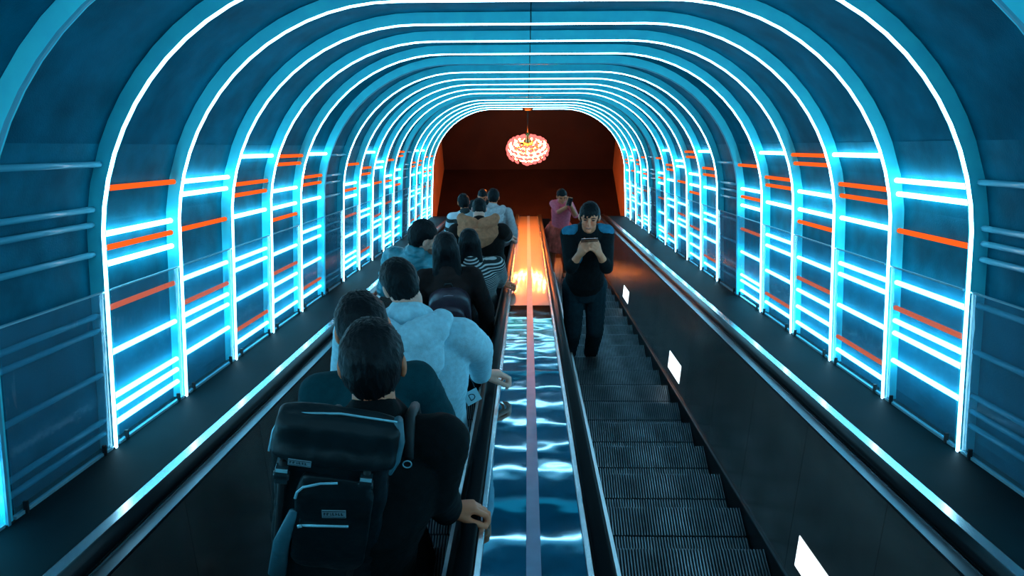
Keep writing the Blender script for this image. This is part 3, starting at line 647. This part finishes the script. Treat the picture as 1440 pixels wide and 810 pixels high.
# ------------------------------------------------------------------ hood, backpacks, phones and small things
SEAM_SHADE = cloth('seam_shadow_blue', (0.16, 0.28, 0.34))  # darker blue paints crease shade along the hoodie's seam and fold
def wchild(p, name, bm, m, **k): return fused(name, bm, m, p['t'], **k)
def hood_on(p, m, w=1.0, drop=0.0, name='hood'):
    k, s, f, Z = p['k'], p['s'], p['f'], p['Z']; b = p['nb'] + Z*0.0
    bm = bmesh.new()
    pts = []
    for i in range(9):          # a horseshoe roll round the back of the neck
        a = PI*(0.12 + 0.76*i/8); pts.append(b + s*(0.135*w*k*math.cos(a)) - f*(0.125*k*math.sin(a) - 0.03*k) + Z*(0.050 - 0.05*math.sin(a))*k)
    limb(bm, pts, [0.040*k, 0.054*k, 0.064*k, 0.064*k, 0.040*k, 0.064*k, 0.064*k, 0.054*k, 0.040*k])
    loft(bm, [(b - f*0.10*k + Z*0.0*k, s*0.15*k*w, f*0.06*k), (b - f*0.15*k - Z*0.05*k, s*0.15*k*w, f*0.06*k), (b - f*0.17*k - Z*0.13*k, s*0.10*k*w, f*0.05*k), (b - f*0.16*k - Z*0.19*k, s*0.02*k, f*0.02*k)], 20)
    bmesh.ops.translate(bm, vec=-f*(0.030*k - drop*0.5) + Z*(0.01 + drop), verts=bm.verts[:])
    o = wchild(p, name, bm, m, voxel=0.007, smooth=2, wr=0.012, wf=10)
    from mathutils.bvhtree import BVHTree
    bv = BVHTree.FromPolygons([v.co for v in o.data.vertices], [tuple(q_.vertices) for q_ in o.data.polygons])
    def lay(curve, r, nm):
        pts_ = []
        for (u_, z_) in curve:
            hit = bv.ray_cast(b + s*u_*k*w + Z*z_*k - f*0.6, f)[0]
            if hit is not None and (not pts_ or (hit-pts_[-1]).length < 0.06): pts_.append(hit)
        if len(pts_) > 2:
            q_ = bmesh.new(); tube(q_, pts_, r, 6); obj(nm, q_, SEAM_SHADE if m is HOOD else m, o, True)
    lay([(0, 0.05 - 0.012*i) for i in range(20)], 0.0045, 'hood_seam')
    lay([(-0.15 + 0.0075*i, 0.0 - 0.10*math.sin(PI*i/40)) for i in range(41)], 0.004, 'hood_fold')
    return
    bm = bmesh.new(); c = b - f*0.155*k
    limb(bm, [b - f*0.145*k + Z*0.03*k, b - f*0.208*k - Z*0.05*k, b - f*0.218*k - Z*0.12*k, b - f*0.18*k - Z*0.185*k], [0.006*k]*4, 8); obj('hood_seam', bm, SEAM_SHADE, o, True)
hood_on(p3, HOOD, 1.05); hood_on(p6, TAN, 1.2, 0.05); hood_on(p8, GRY, 1.1)
# P3 hem and cuff
k, s, f, Z = p3['k'], p3['s'], p3['f'], p3['Z']
bm = bmesh.new(); c = p3['pelv'] - Z*0.085*k
loft(bm, [(c - Z*0.03, s*0.185*k, f*0.14*k), (c + Z*0.035, s*0.195*k, f*0.15*k)], 28); wchild(p3, 'hem_band', bm, HOOD, voxel=0.009, smooth=1, wr=0.006, wf=30, ws=(1, 1, 0.2))
# white bands on the sleeve of P6
for q_ in (0.45, 0.62):
    bm = bmesh.new(); a = p6['er'].lerp(p6['tr'], q_); d_ = (p6['tr'] - p6['er']).normalized(); x, y, z = frame_to(d_)
    loft(bm, [(a, x*0.068*p6['k'], y*0.068*p6['k']), (a + d_*0.022, x*0.067*p6['k'], y*0.067*p6['k'])], 20); obj('sleeve_band', bm, SHOEW, p6['t'], True)
# blue shoulder panels of P10
for sg in (-1, 1):
    bm = bmesh.new(); a = p10['shl'] if sg < 0 else p10['shr']
    k, s, f = p10['k'], p10['s'], p10['f']
    limb(bm, [a.lerp(p10['nb'], 0.35) + Vector((0, 0, 0.028)), a + Vector((0, 0, 0.015)) + f*0.012], [0.040*k, 0.056*k]); wchild(p10, 'shoulder_panel', bm, BLUEP, voxel=0.008, smooth=2)
bm = bmesh.new(); c = p10['chest'] + p10['s']*(0.075*p10['k']) + p10['f']*0.105*p10['k'] + Vector((0, 0, 0.03))
R = Matrix((p10['s'], p10['f'], Vector((0, 0, 1)))).transposed(); ball(bm, c, (0.05, 0.055, 0.11), R); wchild(p10, 'chest_panel', bm, BLUEP, voxel=0.008, smooth=1)
PHM = mat('phone_black', (0.01, 0.01, 0.012), 0.2, coat=0.5); SCR = emis('phone_screen', (0.6, 0.8, 1.0), 0.9); LENS = mat('phone_lens', (0.15, 0.17, 0.2), 0.1, 0.8)
def phone(label, c, right, up, sz=(0.145, 0.072)):
    x = Vector(right).normalized(); z = Vector(up); z = (z - x*z.dot(x)).normalized(); y = z.cross(x)
    R = Matrix((x, y, z)).transposed().to_4x4()
    t = thing('phone', label, 'phone', c, tunnel=False, rot=R.to_euler())
    bm = bmesh.new(); box(bm, (0, 0, 0), (sz[0], 0.009, sz[1])); bev(bm, 0.0035, 2); obj('case', bm, PHM, t)
    bm = bmesh.new(); box(bm, (0, 0.0052, 0), (sz[0]*0.94, 0.001, sz[1]*0.92)); obj('screen', bm, SCR, t)
    bm = bmesh.new(); box(bm, (-sz[0]*0.38, -0.0055, sz[1]*0.22), (0.016, 0.003, 0.028)); obj('camera_lens', bm, LENS, t)
    return t
phone('dark phone held sideways in both hands of the man facing the viewer', ph10, (1, 0, 0.05), (0, -0.55, 0.85))
phone('phone raised by the woman in the pink dress', ph11, (0.2, 0, 1), (-1, 0.1, 0.2), (0.14, 0.07))
phone('phone in the hand of the man in the puffer jacket', ray(611, 350, 5.9), (0.3, 0.2, 1), (-1, 0.3, 0.2), (0.14, 0.07))

# large black roll-top backpack
PACK = mat('pack_nylon', (0.003, 0.009, 0.011), 0.45, spec=0.3, noise_amt=0.3, noise_scale=9, bump=0.5, bump_scale=14); PACKD = mat('pack_web', (0.006, 0.008, 0.009), 0.6)
PIPE = mat('pack_pipe_cyan', (0.30, 0.62, 0.70), 0.35, 0.2); BUCK = mat('pack_buckle', (0.02, 0.035, 0.04), 0.25); PATCH = mat('pack_patch', (0.16, 0.25, 0.28), 0.6)
INK = mat('patch_ink', (0.01, 0.02, 0.025), 0.6); STRAP_LIT = mat('pack_teal_lit', (0.03, 0.12, 0.15), 0.4, bump=0.3, bump_scale=30)  # teal light on the strap cloth is put into its colour
k, s, f, Z, O = p1['k'], p1['s'], p1['f'], p1['Z'], p1['O']
bx_ = Matrix((s, -f, Z)).transposed()
up_ = (p1['shc'] - p1['pelv']).normalized(); nrm = s.cross(up_).normalized() * -1
if nrm.y > 0: nrm = -nrm
x_ = up_.cross(nrm).normalized()*-1
if x_.x < 0: x_ = -x_
# pack frame: x right, y out of the back (towards the viewer), z up the back
PM = Matrix((x_, nrm, up_)).transposed().to_4x4(); org = O + p1['shc'] + nrm*0.09 - x_*0.085 + up_*0.13
PM = Matrix.Translation(org) @ PM @ Matrix.Diagonal((0.86, 0.60, 1.0, 1))
pk = bpy.data.objects.new('backpack', None); C.objects.link(pk); pk.matrix_world = PM
tag(pk, 'large black roll-top backpack on the back of the nearest man', 'backpack')
def pobj(name, bm, m, par=None, sm=True): return obj(name, bm, m, par or pk, sm)
bm = bmesh.new()
# body, tapering a little downwards, rounded
def rr(bm, secs, e=0.35, n=40):
    rings = []
    for (cx, cy, z, hx, hy) in secs:
        rg = []
        for i in range(n):
            a = 2*PI*i/n; c_, s_ = math.cos(a), math.sin(a)
            rg.append(bm.verts.new((cx + hx*math.copysign(abs(c_)**e, c_), cy + hy*math.copysign(abs(s_)**e, s_), z)))
        rings.append(rg)
    for a, b in zip(rings, rings[1:]):
        for i in range(n): bm.faces.new((a[i], a[(i+1) % n], b[(i+1) % n], b[i]))
    bm.faces.new(rings[0][::-1]); bm.faces.new(rings[-1])
rr(bm, [(0, 0.085, -0.56, 0.14, 0.07), (0, 0.09, -0.54, 0.165, 0.09), (0, 0.10, -0.35, 0.172, 0.105), (0, 0.10, -0.12, 0.172, 0.10), (0, 0.095, 0.03, 0.165, 0.09), (0, 0.09, 0.07, 0.15, 0.075)], 0.45)
fused('pack_body', bm, PACK, pk, 0.008, 2, 0.010, 8)
bm = bmesh.new()
rr(bm, [(0.0, 0.115, 0.008, 0.178, 0.095), (0, 0.115, 0.018, 0.186, 0.108), (0, 0.11, 0.035, 0.186, 0.106), (0, 0.10, 0.05, 0.184, 0.085), (0, 0.09, 0.10, 0.178, 0.075), (0, 0.08, 0.115, 0.165, 0.045)], 0.4)
fl = fused('top_flap', bm, PACK, pk, 0.008, 2, 0.012, 7)
bm = bmesh.new(); tube(bm, [(-0.190, 0.17, 0.01), (-0.186, 0.13, 0.06), (-0.165, 0.10, 0.108), (0, 0.092, 0.125), (0.165, 0.09, 0.118)], 0.0035, 8); obj('flap_piping', bm, PIPE, fl, True)
bm = bmesh.new(); loft(bm, [((0.168, 0.08, 0.118), (0.014, 0, 0), (0, 0.03, 0)), ((0.185, 0.12, 0.07), (0.012, 0, 0), (0, 0.03, 0)), ((0.180, 0.17, 0.03), (0.012, 0, 0), (0, 0.02, 0)), ((0.168, 0.20, 0.0), (0.006, 0, 0), (0, 0.012, 0))], 14); obj('flap_fold', bm, STRAP_LIT, fl, True)
bm = bmesh.new(); rr(bm, [(0.015, 0.205, -0.40, 0.10, 0.028), (0.015, 0.215, -0.36, 0.118, 0.034), (0.015, 0.215, -0.09, 0.115, 0.034), (0.015, 0.20, -0.035, 0.098, 0.02)], 0.45)
pc = fused('front_pocket', bm, PACK, pk, 0.007, 2, 0.006, 9)
bm = bmesh.new(); tube(bm, [(-0.098, 0.250, -0.10), (-0.094, 0.251, -0.075), (-0.078, 0.248, -0.055), (-0.03, 0.240, -0.040), (0.02, 0.236, -0.034)], 0.0042, 8); obj('zip', bm, PIPE, pc, True)
bm = bmesh.new(); tube(bm, [(-0.072, 0.253, -0.205), (0.068, 0.253, -0.190)], 0.0045, 8); tube(bm, [(-0.072, 0.255, -0.205), (-0.085, 0.257, -0.208)], 0.006, 8); obj('zip', bm, PIPE, pc, True)
def patch(par, c, w, h, rot, text_rows):
    R_ = Matrix.Translation(c) @ Matrix.Rotation(rot, 4, 'Y')
    bm = bmesh.new(); box(bm, (0, 0, 0), (w, 0.003, h), R_); p_ = obj('label_patch', bm, PATCH, par)
    bm = bmesh.new()
    for zz in (-h*0.36, h*0.36): box(bm, (0, 0.002, zz), (w*0.94, 0.001, h*0.07), R_)
    random.seed(5); x = -w*0.40
    while x < w*0.38:      # stitched illegible lettering
        ww = random.uniform(0.004, 0.008); box(bm, (x, 0.002, random.uniform(-0.001, 0.001)), (ww*0.5, 0.001, h*0.36), R_); box(bm, (x+ww*0.4, 0.002, random.choice((-h*0.12, 0, h*0.12))), (ww*0.6, 0.001, h*0.09), R_); x += ww + 0.0025
    obj('lettering', bm, INK, p_)
patch(pc, (0.02, 0.252, -0.145), 0.072, 0.030, -0.12, 1); patch(fl, (-0.095, 0.225, 0.018), 0.066, 0.022, 0.03, 1)
for sx in (-0.145, 0.10):
    bm = bmesh.new(); boxx(bm, sx-0.019, sx+0.019, 0.19, 0.226, -0.07, -0.012); boxx(bm, sx-0.0235, sx+0.0235, 0.195, 0.226, -0.055, -0.035); bev(bm, 0.004, 2); bk = obj('buckle', bm, BUCK, pk)
    bm = bmesh.new(); boxx(bm, sx-0.017, sx+0.017, 0.222, 0.2275, -0.024, -0.013); obj('buckle_bar', bm, PIPE, bk)
    bm = bmesh.new(); tube(bm, [(sx, 0.198, 0.0), (sx, 0.208, -0.15), (sx-0.004, 0.205, -0.34), (sx-0.01, 0.185, -0.52)], 0.012, 8); obj('compression_strap', bm, PACKD, pk, True)
bm = bmesh.new()
for i, (a, b) in enumerate((((-0.10, 0.235, -0.16), (-0.145, 0.20, -0.48)),)):
    loft(bm, [(a, (0.014, 0, 0), (0, 0.012, 0)), (((a[0]+b[0])/2-0.01, 0.232, -0.30), (0.026, 0, 0), (0, 0.018, 0)), (b, (0.03, 0, 0), (0, 0.02, 0))], 12)
obj('hanging_strap', bm, STRAP_LIT, pk, True)
bm = bmesh.new()
for i in range(20):
    a, b = 2*PI*i/20, 2*PI*(i+1)/20
    tube(bm, [(0.215 + 0.013*math.cos(a), 0.14, 0.0 + 0.013*math.sin(a)), (0.215 + 0.013*math.cos(b), 0.14, 0.0 + 0.013*math.sin(b))], 0.002, 6)
obj('ring', bm, PIPE, pk, True)
IM = PM.inverted()
for sg in (-1, 1):
    a = O + (p1['shl'] if sg < 0 else p1['shr']).lerp(p1['nb'], 0.42)
    pts = [a - f*0.09*-1*0 - f*0.11 + Z*0.03, a + Z*0.075, a + f*0.10 + Z*0.0, a + f*0.13 - Z*0.16]
    bm = bmesh.new(); tube(bm, [IM @ p_ for p_ in pts], [0.014, 0.018, 0.018, 0.014], 10); obj('shoulder_strap', bm, PACKD, pk, True)
# small backpack on P5
k, s, f, Z, O = p5['k'], p5['s'], p5['f'], p5['Z'], p5['O']
PM5 = Matrix.Translation(O + p5['chest'] - f*0.15 + Z*0.02) @ Matrix((s, -f, Z)).transposed().to_4x4()
b5 = bpy.data.objects.new('backpack', None); C.objects.link(b5); b5.matrix_world = PM5
PK5 = mat('pack_plum', (0.045, 0.025, 0.035), 0.3, noise_amt=0.4, noise_scale=12, bump=0.3, bump_scale=20)
tag(b5, 'small dark plum backpack worn by the long-haired woman', 'backpack')
def ysec(bm, secs, n=32, e=0.6):      # sections across y (depth); arch-shaped outline in x,z
    rings = []
    for y, sc_ in secs:
        rg = []
        for i in range(n):
            a = 2*PI*i/n; c_, s_ = math.cos(a), math.sin(a); ee = 0.8 if s_ > 0 else 0.45
            rg.append(bm.verts.new((0.15*sc_*math.copysign(abs(c_)**ee, c_), y, 0.19*sc_*math.copysign(abs(s_)**ee, s_))))
        rings.append(rg)
    for a, b in zip(rings, rings[1:]):
        for i in range(n): bm.faces.new((a[i], a[(i+1) % n], b[(i+1) % n], b[i]))
    bm.faces.new(rings[0][::-1]); bm.faces.new(rings[-1])
bm = bmesh.new(); ysec(bm, [(0.0, 0.9), (0.02, 1.0), (0.10, 1.0), (0.125, 0.9)]); q5 = obj('pack_body', bm, PK5, b5, True)
bm = bmesh.new(); ysec(bm, [(0.12, 0.72), (0.15, 0.70), (0.165, 0.6)]); bmesh.ops.translate(bm, vec=(0, 0, -0.04), verts=bm.verts[:]); obj('front_pocket', bm, PK5, b5, True)
bm = bmesh.new(); pts = [(0.138*math.cos(PI*i/16), 0.112, 0.005+0.175*math.sin(PI*i/16)) for i in range(17)]; tube(bm, pts, 0.004, 8); obj('zip', bm, mat('zip_grey', (0.3, 0.22, 0.26), 0.3, 0.6), b5, True)
bm = bmesh.new(); tube(bm, [(-0.03, 0.03, 0.18), (-0.02, 0.03, 0.215), (0.02, 0.03, 0.215), (0.03, 0.03, 0.18)], 0.006, 8); obj('grab_handle', bm, PACKD, b5, True)
# little light-blue card hanging by the divider
CARD = mat('card_pale_blue', (0.45, 0.75, 0.82), 0.5); CINK = mat('card_ink', (0.01, 0.05, 0.07), 0.5)
cp = ray(664, 558, 3.45)
R = CAM.to_3x3().to_4x4() @ Matrix.Rotation(math.radians(28), 4, 'Z')
cd = thing('tag_card', 'pale blue paper tag with a dark letter D, hanging below the leaning hand', 'tag', cp, tunnel=False, rot=R.to_euler())
bm = bmesh.new(); box(bm, (0, 0, 0), (0.072, 0.060, 0.002)); obj('card', bm, CARD, cd)
bm = bmesh.new()
pts = [(-0.012, -0.014, 0.0015), (-0.012, 0.014, 0.0015), (0.002, 0.013, 0.0015), (0.012, 0.006, 0.0015), (0.012, -0.006, 0.0015), (0.002, -0.013, 0.0015), (-0.012, -0.014, 0.0015)]
for a, b in zip(pts, pts[1:]): tube(bm, [a, b], 0.0022, 6)
obj('letter', bm, CINK, cd)
bm = bmesh.new(); tube(bm, [(0.03, 0.026, 0), (0.035, 0.06, 0.01), (0.03, 0.10, 0.0)], 0.0012, 6); obj('string', bm, CINK, cd)

# ------------------------------------------------------------------ world, camera, colour
w = bpy.data.worlds.new('World'); bpy.context.scene.world = w; w.use_nodes = True
w.node_tree.nodes['Background'].inputs[0].default_value = (0.01, 0.07, 0.10, 1); w.node_tree.nodes['Background'].inputs[1].default_value = 0.25
cam = bpy.data.cameras.new('camera'); co = bpy.data.objects.new('camera', cam); C.objects.link(co)
co.matrix_world = CAM; cam.sensor_width = 36; cam.lens = 36*F/1440; cam.clip_start = 0.02
sc = bpy.context.scene; sc.camera = co
sc.view_settings.view_transform = 'Standard'; sc.view_settings.look = 'None'; sc.view_settings.gamma = 1; sc.view_settings.use_curve_mapping = False
sc.view_settings.exposure = 0.1
